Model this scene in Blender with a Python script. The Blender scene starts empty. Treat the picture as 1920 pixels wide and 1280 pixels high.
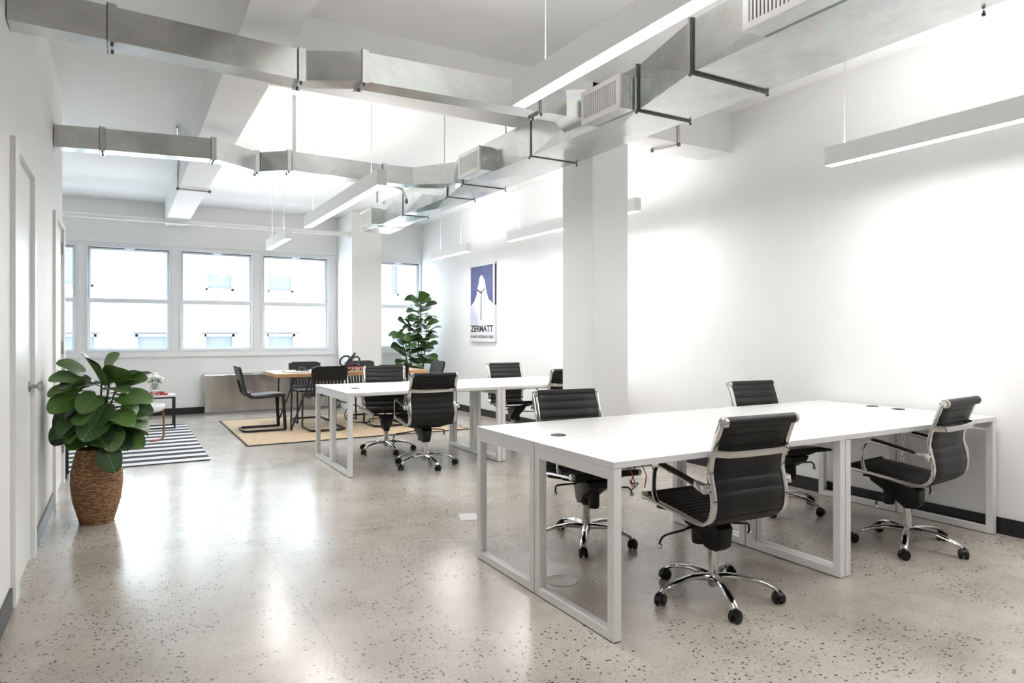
import bpy, bmesh, math, random
from mathutils import Vector, Matrix
random.seed(7)
sc = bpy.context.scene
C = sc.collection
PI = math.pi

# ------------------------------------------------------------------ camera
cam = bpy.data.cameras.new('camera'); co = bpy.data.objects.new('camera', cam); C.objects.link(co)
co.location = (0, 0, 1.281); co.rotation_euler = (PI/2, 0, -math.radians(29.857))
cam.sensor_width = 36; cam.lens = 1270.3/1920*36; cam.shift_y = -14.8/1920; cam.clip_start = .05; cam.clip_end = 200
sc.camera = co
# ------------------------------------------------------------------ world and exposure
LAMP_DOWN, LAMP_UP, SKY = 72.0, 36.0, 11.0
w = bpy.data.worlds.new('world'); sc.world = w; w.use_nodes = True
bg = w.node_tree.nodes['Background']; bg.inputs[0].default_value = (.84, .92, 1.0, 1); bg.inputs[1].default_value = SKY
vs = sc.view_settings; vs.view_transform = 'Standard'; vs.look = 'None'; vs.gamma = 1; vs.use_curve_mapping = False; vs.exposure = 0.08

# ------------------------------------------------------------------ materials
MATS = {}
def mat(name, col, rough=.5, metal=0., spec=.5, coat=0.):
    if name in MATS: return MATS[name]
    m = bpy.data.materials.new(name); m.use_nodes = True
    b = m.node_tree.nodes['Principled BSDF']
    b.inputs['Base Color'].default_value = (*col, 1); b.inputs['Roughness'].default_value = rough
    b.inputs['Metallic'].default_value = metal; b.inputs['Specular IOR Level'].default_value = spec
    b.inputs['Coat Weight'].default_value = coat; b.inputs['Coat Roughness'].default_value = .08
    MATS[name] = m; return m
def N(m, t, **kw):
    n = m.node_tree.nodes.new(t)
    for k, v in kw.items():
        if k[0] == 'i' and k[1:].isdigit(): n.inputs[int(k[1:])].default_value = v
        elif k.startswith('in_'): n.inputs[k[3:].replace('_', ' ')].default_value = v
        else: setattr(n, k, v)
    return n
def L(m, a, b): m.node_tree.links.new(a, b)
def bsdf(m): return m.node_tree.nodes['Principled BSDF']
def ramp(m, fac, stops):
    r = N(m, 'ShaderNodeValToRGB'); e = r.color_ramp.elements
    while len(e) < len(stops): e.new(.5)
    for i, (p, c) in enumerate(stops): e[i].position = p; e[i].color = (*c, 1)
    L(m, fac, r.inputs[0]); return r.outputs[0]
def mixc(m, f, a, b, mode='MIX'):
    n = N(m, 'ShaderNodeMix', data_type='RGBA', blend_type=mode)
    for s, v in ((n.inputs[0], f), (n.inputs[6], a), (n.inputs[7], b)):
        if hasattr(v, 'is_output'): L(m, v, s)
        else: s.default_value = v if not isinstance(v, tuple) else (*v, 1)
    return n.outputs[2]
def math_(m, op, a, b=0., c=None):
    n = N(m, 'ShaderNodeMath', operation=op)
    for i, v in enumerate((a, b) + ((c,) if c is not None else ())):
        if hasattr(v, 'is_output'): L(m, v, n.inputs[i])
        else: n.inputs[i].default_value = v
    return n.outputs[0]
def coords(m, kind='Object', scale=(1, 1, 1)):
    t = N(m, 'ShaderNodeTexCoord'); mp = N(m, 'ShaderNodeMapping'); mp.inputs['Scale'].default_value = scale
    L(m, t.outputs[kind], mp.inputs[0]); return mp.outputs[0]
def noise(m, vec, scale, detail=3., rough=.55, dist=0.):
    n = N(m, 'ShaderNodeTexNoise'); n.inputs['Scale'].default_value = scale; n.inputs['Detail'].default_value = detail
    n.inputs['Roughness'].default_value = rough; n.inputs['Distortion'].default_value = dist
    L(m, vec, n.inputs['Vector']); return n.outputs[0]
def bump(m, h, strength, dist=.01):
    n = N(m, 'ShaderNodeBump'); n.inputs['Strength'].default_value = strength; n.inputs['Distance'].default_value = dist
    L(m, h, n.inputs['Height']); L(m, n.outputs[0], bsdf(m).inputs['Normal'])

def noisy(name, a, b, scale, rough, metal=0., bs=0., spec=.5, stretch=(1, 1, 1)):
    if name in MATS: return MATS[name]
    m = mat(name, a, rough, metal, spec); v = coords(m, 'Object', stretch); n = noise(m, v, scale, 4)
    L(m, ramp(m, n, [(.35, a), (.65, b)]), bsdf(m).inputs['Base Color'])
    if bs: bump(m, n, bs, .002)
    return m

WALL = noisy('wall_paint', (.885, .885, .88), (.90, .90, .895), 3, .55)
CEIL = noisy('ceiling_paint', (.86, .86, .855), (.88, .88, .875), 2, .7)
BEAM = noisy('beam_paint', (.85, .85, .845), (.87, .87, .865), 2, .6)
DOORP = mat('door_paint', (.88, .88, .875), .35)
BLACKB = mat('black_baseboard', (.012, .012, .014), .35)
WFRAME = mat('window_frame_paint', (.80, .83, .86), .4)
DARKLINE = mat('dark_track', (.08, .085, .09), .5)
DESKW = mat('white_laminate', (.76, .755, .75), .28)
DESKF = mat('white_steel', (.80, .795, .785), .38)
BLEATH = mat('black_leather', (.010, .0098, .0095), .46, 0, .3)
BPLAST = mat('black_plastic', (.008, .008, .008), .38, 0, .3)
CHROME = mat('chrome', (.62, .61, .60), .07, 1.)
STEELH = mat('hinge_steel', (.45, .45, .44), .3, 1.)
DSTEEL = mat('dark_flange', (.10, .105, .10), .4, .8)
LIGHTB = mat('lamp_body_white', (.84, .84, .835), .45)
VENTW = mat('vent_white', (.82, .81, .79), .45)
CABLEM = mat('thin_cable', (.55, .55, .55), .4)
BSTEEL = mat('blackened_steel', (.018, .016, .015), .45, .3)
PAPER = mat('paper_white', (.85, .84, .82), .7)
REDB = mat('red_cover', (.42, .03, .045), .5)
BROWNB = mat('brown_cover', (.28, .07, .05), .5)
CREAM = mat('page_cream', (.75, .70, .62), .8)
COPPER = mat('copper_tube', (.36, .12, .09), .3, .8)
MARBLE = noisy('white_marble', (.86, .86, .85), (.74, .74, .74), 6, .2)
SOIL = noisy('soil', (.03, .02, .014), (.06, .04, .03), 60, .95)
STEM = noisy('plant_stem', (.10, .07, .04), (.05, .06, .025), 20, .7)
PETAL = mat('white_petal', (.88, .87, .82), .6)
BINK = mat('print_dark_ink', (.03, .035, .07), .6)
BSKY = noisy('print_blue', (.055, .065, .18), (.085, .10, .24), 4, .6)
BSNOW = noisy('print_snow', (.84, .84, .88), (.55, .57, .72), 3, .6, stretch=(1, 1.5, .6))
CANVAS = mat('canvas_white', (.78, .78, .80), .7)
REDW = mat('red_wire', (.35, .03, .04), .5)
KNOT = mat('black_cast_resin', (.02, .022, .022), .35)

def glass():
    m = bpy.data.materials.new('window_glass'); m.use_nodes = True; nt = m.node_tree; nt.nodes.clear()
    o = nt.nodes.new('ShaderNodeOutputMaterial'); t = nt.nodes.new('ShaderNodeBsdfTransparent'); g = nt.nodes.new('ShaderNodeBsdfGlossy')
    g.inputs['Roughness'].default_value = .02; t.inputs[0].default_value = (.96, .98, .98, 1)
    x = nt.nodes.new('ShaderNodeMixShader'); x.inputs[0].default_value = .06
    nt.links.new(t.outputs[0], x.inputs[1]); nt.links.new(g.outputs[0], x.inputs[2]); nt.links.new(x.outputs[0], o.inputs[0]); return m
GLASS = glass()
def emit(name, col, s):
    m = bpy.data.materials.new(name); m.use_nodes = True; b = bsdf(m)
    b.inputs['Base Color'].default_value = (.9, .9, .9, 1); b.inputs['Emission Color'].default_value = (*col, 1); b.inputs['Emission Strength'].default_value = s; return m
EM_D = emit('lamp_diffuser_lit', (1, .985, .965), LAMP_DOWN)
EM_U = emit('lamp_uplight_lit', (1, .985, .965), LAMP_UP)

def galv():
    m = mat('galvanised_steel', (.62, .64, .63), .28, 1.)
    v = coords(m, 'Object'); n1 = noise(m, v, 2.2, 4, .6, .6); n2 = noise(m, v, 60, 2)
    vo = N(m, 'ShaderNodeTexVoronoi'); vo.inputs['Scale'].default_value = 45; L(m, v, vo.inputs['Vector'])
    c = ramp(m, n1, [(.3, (.45, .465, .455)), (.7, (.66, .675, .67))])
    c = mixc(m, .12, c, vo.outputs['Color'], 'SOFT_LIGHT'); L(m, c, bsdf(m).inputs['Base Color'])
    r = N(m, 'ShaderNodeMapRange'); r.inputs[3].default_value = .14; r.inputs[4].default_value = .30; L(m, n1, r.inputs[0]); L(m, r.outputs[0], bsdf(m).inputs['Roughness'])
    bump(m, n1, .03, .01); return m
GALV = galv()
def brushed():
    m = mat('brushed_stainless', (.60, .585, .57), .22, 1.); v = coords(m, 'Object', (1.3, 1, .5)); n = noise(m, v, 1.6, 2, .4, .8)
    L(m, ramp(m, n, [(.3, (.46, .44, .425)), (.7, (.70, .69, .68))]), bsdf(m).inputs['Base Color']); bump(m, n, .5, .05); return m
STAINLESS = brushed()

def concrete():
    m = mat('polished_concrete', (.5, .48, .45), .2, 0, .5)
    v = coords(m, 'Object'); b = bsdf(m)
    big = noise(m, v, .5, 3, .5); mid = noise(m, v, 1.9, 3, .5); sm = noise(m, v, 9, 4, .6); fine = noise(m, v, 60, 3, .7)
    c = ramp(m, big, [(.3, (.33, .283, .236)), (.5, (.43, .382, .326)), (.7, (.50, .455, .398))])
    c = mixc(m, .5, c, ramp(m, mid, [(.32, (.18, .145, .112)), (.5, (.42, .373, .318)), (.66, (.55, .508, .452))]))
    c = mixc(m, .22, c, ramp(m, sm, [(.25, (.27, .24, .21)), (.75, (.56, .52, .48))])); c = mixc(m, .22, c, ramp(m, fine, [(.25, (.25, .225, .20)), (.75, (.56, .53, .49))]))
    # ground-through aggregate, exposed in patches
    vo = N(m, 'ShaderNodeTexVoronoi'); vo.inputs['Scale'].default_value = 62; vo.inputs['Randomness'].default_value = 1; L(m, v, vo.inputs['Vector'])
    vs_ = N(m, 'ShaderNodeTexVoronoi'); vs_.inputs['Scale'].default_value = 125; L(m, v, vs_.inputs['Vector'])
    sep = N(m, 'ShaderNodeSeparateColor'); L(m, vo.outputs['Color'], sep.inputs[0])
    sep2 = N(m, 'ShaderNodeSeparateColor'); L(m, vs_.outputs['Color'], sep2.inputs[0])
    sx0 = N(m, 'ShaderNodeSeparateXYZ'); L(m, v, sx0.inputs[0])
    lane = N(m, 'ShaderNodeMapRange'); lane.inputs[1].default_value = .32; lane.inputs[2].default_value = .0; lane.inputs[3].default_value = 0; lane.inputs[4].default_value = .16
    L(m, math_(m, 'ABSOLUTE', math_(m, 'ADD', sx0.outputs[0], .02)), lane.inputs[0])
    laney = math_(m, 'MULTIPLY', lane.outputs[0], math_(m, 'LESS_THAN', sx0.outputs[1], 5.6))
    patch = math_(m, 'ADD', noise(m, v, 1.3, 5, .65, .8), laney)
    pm = N(m, 'ShaderNodeMapRange'); pm.inputs[1].default_value = .46; pm.inputs[2].default_value = .74; L(m, patch, pm.inputs[0]); pmo = pm.outputs[0]
    edge = math_(m, 'LESS_THAN', vo.outputs['Distance'], .40); pick = math_(m, 'GREATER_THAN', sep.outputs[0], .58)
    peb = math_(m, 'MULTIPLY', math_(m, 'MULTIPLY', edge, pick), math_(m, 'GREATER_THAN', pmo, sep.outputs[2]))
    edge2 = math_(m, 'LESS_THAN', vs_.outputs['Distance'], .34); pick2 = math_(m, 'GREATER_THAN', sep2.outputs[0], .62)
    peb2 = math_(m, 'MULTIPLY', math_(m, 'MULTIPLY', edge2, pick2), math_(m, 'GREATER_THAN', math_(m, 'ADD', math_(m, 'MULTIPLY', pmo, .5), .12), sep2.outputs[2]))
    pc = ramp(m, sep.outputs[1], [(.0, (.03, .028, .026)), (.5, (.09, .08, .07)), (1., (.24, .21, .18))])
    c = mixc(m, math_(m, 'MULTIPLY', peb, .92), c, pc); c = mixc(m, math_(m, 'MULTIPLY', peb2, .8), c, (.08, .07, .06))
    # crack running towards the camera and the joint under the beam
    sx = N(m, 'ShaderNodeSeparateXYZ'); L(m, v, sx.inputs[0]); wob = noise(m, v, 5, 6, .7); wob2 = noise(m, v, .9, 2)
    dx = math_(m, 'ABSOLUTE', math_(m, 'ADD', math_(m, 'SUBTRACT', sx.outputs[0], .73), math_(m, 'ADD', math_(m, 'MULTIPLY', math_(m, 'SUBTRACT', wob, .5), .16), math_(m, 'MULTIPLY', math_(m, 'SUBTRACT', wob2, .5), .1))))
    crack = math_(m, 'MULTIPLY', math_(m, 'LESS_THAN', dx, .0026), math_(m, 'LESS_THAN', sx.outputs[1], 4.43))
    dy = math_(m, 'ABSOLUTE', math_(m, 'ADD', math_(m, 'SUBTRACT', sx.outputs[1], 4.43), math_(m, 'MULTIPLY', math_(m, 'SUBTRACT', wob, .5), .02)))
    joint = math_(m, 'MULTIPLY', math_(m, 'LESS_THAN', dy, .0035), math_(m, 'LESS_THAN', sx.outputs[0], 1.6))
    ck = math_(m, 'MULTIPLY', math_(m, 'MAXIMUM', crack, joint), math_(m, 'MULTIPLY_ADD', wob, 1.3, 0.))
    ck.node.use_clamp = True
    c = mixc(m, ck, c, (.17, .155, .14)); L(m, c, b.inputs['Base Color'])
    b.inputs['Roughness'].default_value = .23; bump(m, mid, .05, .01); return m
CONC = concrete()

def jute():
    m = mat('jute_weave', (.5, .36, .22), .9); v = coords(m, 'Object', (4, 18, 1)); n = noise(m, v, 3, 4, .7)
    wv = N(m, 'ShaderNodeTexWave', bands_direction='Y'); wv.inputs['Scale'].default_value = 14; wv.inputs['Distortion'].default_value = 1.5; L(m, coords(m, 'Object'), wv.inputs[0])
    c = ramp(m, n, [(.3, (.24, .15, .08)), (.45, (.50, .37, .24)), (.6, (.64, .52, .38)), (.8, (.76, .66, .54))])
    c = mixc(m, math_(m, 'MULTIPLY', wv.outputs[1], .35), c, (.34, .22, .12)); L(m, c, bsdf(m).inputs['Base Color']); bump(m, n, .5, .01); return m
JUTE = jute()
def stripes():
    m = mat('striped_cotton', (.8, .8, .8), .9); v = coords(m, 'Object'); s = N(m, 'ShaderNodeSeparateXYZ'); L(m, v, s.inputs[0])
    n = noise(m, coords(m, 'Object', (40, 60, 1)), 2, 2)
    f = math_(m, 'FRACT', math_(m, 'DIVIDE', math_(m, 'ADD', s.outputs[1], 20.02), .285)); k = math_(m, 'LESS_THAN', f, .5)
    a = ramp(m, n, [(.3, (.66, .66, .67)), (.7, (.84, .84, .84))]); d = ramp(m, n, [(.3, (.012, .013, .018)), (.7, (.045, .047, .055))])
    L(m, mixc(m, k, a, d), bsdf(m).inputs['Base Color']); bump(m, n, .4, .005); return m
STRIPE = stripes()
def wood():
    m = mat('reclaimed_wood', (.4, .22, .1), .4); v = coords(m, 'Object', (1.2, 14, 14)); n = noise(m, v, 3, 5, .6, .6)
    L(m, ramp(m, n, [(.25, (.24, .11, .045)), (.5, (.45, .25, .11)), (.75, (.60, .38, .19))]), bsdf(m).inputs['Base Color']); bump(m, n, .2, .003); return m
WOOD = wood()
def basketm():
    m = mat('woven_seagrass', (.2, .1, .05), .7); v = coords(m, 'Object', (1, 1, 2.6)); n = noise(m, v, 34, 4, .7)
    L(m, ramp(m, n, [(.3, (.045, .020, .009)), (.48, (.20, .10, .042)), (.66, (.52, .31, .15))]), bsdf(m).inputs['Base Color']); bump(m, n, .8, .006); return m
BASKET = basketm()
def leafm(name, lo, hi):
    m = mat(name, lo, .33, 0, .5); v = coords(m, 'Object'); s = N(m, 'ShaderNodeSeparateXYZ'); L(m, v, s.inputs[0])
    oi = N(m, 'ShaderNodeObjectInfo'); n = noise(m, v, 4, 3)
    base = mixc(m, oi.outputs['Random'], lo, hi); base = mixc(m, math_(m, 'MULTIPLY', n, .35), base, (.02, .055, .02))
    ax = math_(m, 'ABSOLUTE', s.outputs[0]); mid = math_(m, 'LESS_THAN', ax, .016)
    fr = math_(m, 'FRACT', math_(m, 'MULTIPLY', math_(m, 'SUBTRACT', s.outputs[1], math_(m, 'MULTIPLY', ax, .75)), 6.5))
    lat = math_(m, 'LESS_THAN', fr, .07); vein = math_(m, 'MULTIPLY', math_(m, 'MAXIMUM', mid, lat), .38)
    L(m, mixc(m, vein, base, (.27, .38, .14)), bsdf(m).inputs['Base Color']); return m
LEAF1 = leafm('rubber_leaf_green', (.007, .030, .014), (.12, .24, .05))
LEAF2 = leafm('fig_leaf_green', (.010, .045, .015), (.09, .21, .05))
FLEAF = mat('flower_leaf', (.04, .10, .03), .5)

# ------------------------------------------------------------------ mesh helpers
class MB:
    def __init__(s): s.v = []; s.f = []
    def add(s, vs, fs):
        o = len(s.v); s.v += [tuple(p) for p in vs]; s.f += [tuple(i+o for i in f) for f in fs]; return s
    def box(s, x0, x1, y0, y1, z0, z1):
        return s.add([(x, y, z) for z in (z0, z1) for y in (y0, y1) for x in (x0, x1)],
                     [(0, 2, 3, 1), (4, 5, 7, 6), (0, 1, 5, 4), (2, 6, 7, 3), (0, 4, 6, 2), (1, 3, 7, 5)])
    def hexa(s, p):  # 8 corners, order as box
        return s.add(p, [(0, 2, 3, 1), (4, 5, 7, 6), (0, 1, 5, 4), (2, 6, 7, 3), (0, 4, 6, 2), (1, 3, 7, 5)])
    def tube(s, pts, r, n=8, cap=True, closed=False):
        pts = [Vector(p) for p in pts]; m = len(pts); rs = r if isinstance(r, (list, tuple)) else [r]*m
        up = None; rings = []
        for i, p in enumerate(pts):
            a = pts[(i-1) % m] if (closed or i > 0) else p; b = pts[(i+1) % m] if (closed or i < m-1) else p
            t = (b-a).normalized()
            if up is None:
                up = Vector((0, 0, 1)) if abs(t.z) < .9 else Vector((1, 0, 0))
            u = (up - t*up.dot(t)); u = u.normalized() if u.length > 1e-6 else t.orthogonal().normalized(); up = u; w_ = t.cross(u)
            rings.append([p + (u*math.cos(2*PI*k/n) + w_*math.sin(2*PI*k/n))*rs[i] for k in range(n)])
        fs = []
        for i in range(m if closed else m-1):
            j = (i+1) % m
            for k in range(n): fs.append((i*n+k, i*n+(k+1) % n, j*n+(k+1) % n, j*n+k))
        if cap and not closed: fs += [tuple(range(n))[::-1], tuple((m-1)*n+k for k in range(n))]
        return s.add([q for r_ in rings for q in r_], fs)
    def lathe(s, prof, n=24, c=(0, 0, 0)):
        m = len(prof)
        vs = [(c[0]+r*math.cos(2*PI*k/n), c[1]+r*math.sin(2*PI*k/n), c[2]+z) for r, z in prof for k in range(n)]
        fs = [(i*n+k, i*n+(k+1) % n, (i+1)*n+(k+1) % n, (i+1)*n+k) for i in range(m-1) for k in range(n)]
        if prof[0][0] > 1e-5: fs.append(tuple(range(n))[::-1])
        if prof[-1][0] > 1e-5: fs.append(tuple((m-1)*n+k for k in range(n)))
        return s.add(vs, fs)
    def bar(s, pts, wv, w_, t):  # flat bar along pts; wv = width direction (const), w_ width, t thickness
        pts = [Vector(p) for p in pts]; wv = Vector(wv).normalized(); m = len(pts); vs = []
        for i, p in enumerate(pts):
            a = pts[max(i-1, 0)]; b = pts[min(i+1, m-1)]; tg = (b-a).normalized(); nn = tg.cross(wv).normalized()
            for q in ((-1, -1), (1, -1), (1, 1), (-1, 1)): vs.append(p + wv*q[0]*w_/2 + nn*q[1]*t/2)
        fs = [(i*4+k, i*4+(k+1) % 4, i*4+4+(k+1) % 4, i*4+4+k) for i in range(m-1) for k in range(4)] + [(3, 2, 1, 0), tuple(m*4-4+k for k in range(4))]
        return s.add(vs, fs)
    def sphere(s, c, r, n=12, m=8, sz=1.):
        prof = [(max(r*math.sin(PI*i/m), 1e-6), -r*math.cos(PI*i/m)*sz) for i in range(m+1)]
        return s.lathe(prof, n, c)
    def xform(s, M): s.v = [tuple(M @ Vector(p)) for p in s.v]; return s
    def mesh(s, name, material, smooth=True, bevel=0.):
        me = bpy.data.meshes.new(name); me.from_pydata(s.v, [], s.f)
        bm = bmesh.new(); bm.from_mesh(me); bmesh.ops.remove_doubles(bm, verts=bm.verts, dist=1e-6); bmesh.ops.recalc_face_normals(bm, faces=bm.faces)
        if bevel:
            es = [e for e in bm.edges if len(e.link_faces) == 2 and e.calc_face_angle() > .6]
            bmesh.ops.bevel(bm, geom=es, offset=bevel, segments=2, affect='EDGES', profile=.6)
        bm.to_mesh(me); bm.free()
        if smooth:
            me.polygons.foreach_set('use_smooth', [True]*len(me.polygons)); me.set_sharp_from_angle(angle=math.radians(38))
        me.materials.append(material); return me
    def obj(s, name, material, parent=None, smooth=True, bevel=0.):
        return link(name, s.mesh(name, material, smooth, bevel), parent)
def link(name, me, parent=None):
    o = bpy.data.objects.new(name, me); C.objects.link(o)
    if parent is not None: o.parent = parent
    return o
def thing(name, label, cat, loc=(0, 0, 0), rz=0., group=None, kind=None):
    o = bpy.data.objects.new(name, None); C.objects.link(o); o.location = loc; o.rotation_euler = (0, 0, rz); o.empty_display_size = .05
    return tag(o, label, cat, group, kind)
def tag(o, label, cat=None, group=None, kind=None):
    o['label'] = label
    if cat: o['category'] = cat
    if group: o['group'] = group
    if kind: o['kind'] = kind
    return o
def struct(name, mb, m, label, cat, smooth=False, bevel=0.):
    return tag(mb.obj(name, m, None, smooth, bevel), label, cat, None, 'structure')
def copy_tree(o, parent=None):
    c = o.copy(); C.objects.link(c); c.parent = parent
    for ch in list(o.children): copy_tree(ch, c)
    return c
def cr(pts, n=6):  # catmull-rom
    P = [Vector(p) for p in pts]; out = []
    for i in range(len(P)-1):
        a, b, c, d = P[max(i-1, 0)], P[i], P[i+1], P[min(i+2, len(P)-1)]
        for k in range(n):
            t = k/n; out.append(.5*((2*b)+(c-a)*t+(2*a-5*b+4*c-d)*t*t+(3*b-a-3*c+d)*t**3))
    return out+[P[-1]]
def wall_holes(mb, x0, x1, z0, z1, y0, y1, holes):  # wall in the xz plane with rectangular openings (real reveals)
    xs = sorted({x0, x1, *[h[0] for h in holes], *[h[1] for h in holes]}); zs = sorted({z0, z1, *[h[2] for h in holes], *[h[3] for h in holes]})
    for i in range(len(xs)-1):
        k = 0
        while k < len(zs)-1:
            def hole(kk): 
                cx, cz = (xs[i]+xs[i+1])/2, (zs[kk]+zs[kk+1])/2
                return any(h[0] < cx < h[1] and h[2] < cz < h[3] for h in holes)
            if hole(k): k += 1; continue
            j = k
            while j < len(zs)-1 and not hole(j): j += 1
            mb.box(xs[i], xs[i+1], y0, y1, zs[k], zs[j]); k = j
    return mb

# ------------------------------------------------------------------ the room
XL, XR, YB, YR, ZC = -.455, 4.88, 11.93, -3.2, 3.32
XF, YW = -2.4, 7.0   # the lounge opens to the left beyond the end of the left wall
struct('floor', MB().box(XF-.2, XR+.2, YR-.2, YB+.3, -.12, 0), CONC, 'polished grey concrete floor with worn speckled aggregate and a hairline crack', 'floor')
struct('ceiling', MB().box(XF-.2, XR+.2, YR-.2, YB+.3, ZC, ZC+.15), CEIL, 'flat white painted concrete ceiling', 'ceiling')
struct('wall_right', MB().box(XR, XR+.2, YR-.2, YB+.3, 0, ZC), WALL, 'long plain white wall behind the desks carrying the poster', 'wall')
struct('wall_rear', MB().box(XF-.2, XR, YR-.2, YR, 0, ZC), WALL, 'plain white wall at the end of the room away from the windows', 'wall')
struct('wall_far_left', MB().box(XF-.2, XF, YW-.2, YB+.3, 0, ZC), WALL, 'white side wall of the lounge corner around the end of the door wall', 'wall')
D1 = (4.05, 4.70, 2.155); D2 = (6.24, 6.93, 2.155)
wl = MB()
def wl_fn(y0, y1, z0, z1): wl.box(XL-.14, XL, y0, y1, z0, z1)
for a, b in ((YR, 4.00), (4.75, 6.19), (6.97, YW)): wl_fn(a, b, 0, ZC)
for a, b in ((4.00, 4.75), (6.19, 6.97)): wl_fn(a, b, 2.19, ZC)
wl.box(XF, XL-.14, YW-.14, YW, 0, ZC)
struct('wall_left', wl, WALL, 'white wall with two white doors beside the potted plant', 'wall')
# window wall
WIN = [(-1.75, -.59), (-.488, .665), (.771, 1.89), (2.008, 3.15), (3.98, 4.877)]
ZS, ZH = 1.0, 2.62
wall_b = wall_holes(MB(), XF, XR, 0, ZC, YB, YB+.22, [(a, b, ZS, ZH) for a, b in WIN])
wall_b.box(-1.85, 3.245, YB-.035, YB, .915, .955)          # sill nosing
wall_b.box(3.9, XR, YB-.035, YB, .915, .955)
wall_b.box(-1.85, 3.245, YB-.02, YB, ZH+.04, ZH+.075)
struct('wall_back', wall_b, WALL, 'white window wall at the far end of the room with a sill ledge', 'wall')
wl_lab = ['narrowly visible white sash window beside the end of the door wall', 'widest white double-hung sash window above the potted plant',
          'white double-hung sash window above the steel heater cover', 'white double-hung sash window beside the far column', 'white sash window in the corner behind the tall fig tree']
for i, (a, b) in enumerate(WIN):
    t = thing('window_%d' % (i+1), wl_lab[i], 'window', ((a+b)/2, YB, ZS), 0, None, 'structure'); h = (b-a)/2; H = ZH-ZS
    def rectf(x0, x1, z0, z1, y0, y1, e, eb=None):
        eb = e if eb is None else eb
        return MB().box(x0, x0+e, y0, y1, z0, z1).box(x1-e, x1, y0, y1, z0, z1).box(x0+e, x1-e, y0, y1, z1-e, z1).box(x0+e, x1-e, y0, y1, z0, z0+eb)
    rectf(-h, h, 0, H, -.012, .16, .03).obj('frame', WFRAME, t, False)
    zm = 1.785-ZS
    u = rectf(-h+.03, h-.03, zm-.036, H-.03, .085, .12, .036, .06).obj('upper_sash', WFRAME, t, False)
    MB().box(-h+.06, h-.06, .1, .105, zm+.01, H-.06).obj('pane', GLASS, u, False)
    l = rectf(-h+.03, h-.03, .03, zm+.032, .04, .075, .036, .03).box(-h+.066, h-.066, .04, .075, zm-.034, zm-.004).obj('lower_sash', WFRAME, t, False)
    MB().box(-h+.06, h-.06, .055, .06, .055, zm).obj('pane', GLASS, l, False)
    for xa, xb in ((-h+.035, -.07), (.07, h-.035)): MB().box(xa, xb, .03, .05, H-.045, H-.03).obj('head_track', DARKLINE, t, False)
    MB().box(-.05, .05, .01, .04, H-.05, H-.03).obj('sash_catch', WFRAME, t, False)
    for xa, xb in ((h-.045, h-.032), (-h+.032, -h+.045)): MB().box(xa, xb, .03, .05, zm+.04, H-.05).obj('side_track', mat('grey_track', (.35, .37, .39), .5), t, False)
# baseboards
struct('baseboard_right', MB().box(XR-.012, XR, YR, YB, 0, .105), BLACKB, 'black rubber baseboard along the right wall', 'baseboard', False)
struct('baseboard_back', MB().box(XF, XR-.012, YB-.012, YB, 0, .105), BLACKB, 'black rubber baseboard under the windows', 'baseboard')
for (a, b), lb in (((YR, 3.87), 'black rubber baseboard before the hinged door with three hinges'), ((4.80, 6.03), 'black rubber baseboard between the two white doors behind the potted plant')):
    struct('baseboard_left', MB().box(XL, XL+.012, a, b, 0, .105), BLACKB, lb, 'baseboard')
# columns, beams
struct('trim_1', MB().box(3.295, 3.66, 4.43, 4.86, 0, ZC), BEAM, 'free-standing square white column between the two desk islands', 'column', False, .004)
struct('trim_2', MB().box(3.28, 3.79, 11.03, YB, 0, ZC), BEAM, 'thick white column standing against the window wall', 'column', False, .004)
struct('trim_3', MB().box(.56, .86, YR, YB, 2.965, ZC), BEAM, 'long white ceiling beam running towards the windows', 'beam')
struct('trim_4', MB().box(.86, XR, 4.43, 4.765, 2.955, ZC), BEAM, 'white cross beam resting on the free-standing column', 'beam')
# doors
def door(n, y0, y1, label, swing_hinge_at_low):
    t = thing('door_%d' % n, label, 'door', (XL, (y0+y1)/2, 0), 0, None, 'structure'); h = (y1-y0)/2
    cas = MB()
    for s0, s1 in ((-h-.15, -h-.01), (h+.01, h+.10)): cas.box(0, .02, s0, s1, 0, 2.165)
    cas.box(0, .02, -h-.15, h+.10, 2.165, 2.205); cas.box(-.14, 0, -h-.05, -h-.006, 0, 2.19); cas.box(-.14, 0, h+.006, h+.05, 0, 2.19); cas.box(-.14, 0, -h-.006, h+.006, 2.16, 2.19)
    cas.obj('door_frame', DOORP, t, False, .002)
    MB().box(-.045, -.003, -h, h, .012, 2.155).obj('door_leaf', DOORP, t, False, .002)
    hs = -1 if swing_hinge_at_low else 1
    for z in (.315, 1.16, 2.01):
        k = MB().box(.001, .006, hs*h-.019, hs*h+.019, z-.052, z+.052)
        for q in range(3): k.lathe([(.008, z-.05+q*.036), (.008, z-.022+q*.036)], 10, (.010, hs*(h+.002), 0))
        k.obj('hinge', STEELH, t)
    kn = MB().lathe([(.032, 0), (.032, .006), (.012, .012), (.010, .035), (.024, .042), (.029, .056), (.026, .068), (.012, .074), (0.0005, .075)], 20)
    kn.xform(Matrix.Translation((-.003, -hs*(h-.06), .985)) @ Matrix.Rotation(PI/2, 4, 'Y')); kn.obj('door_knob', STEELH, t)
door(1, D1[0], D1[1], 'white door with three steel hinges and a knob beside the potted plant', True)
door(2, D2[0], D2[1], 'narrow white door at the end of the door wall past the potted plant', False)

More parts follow.
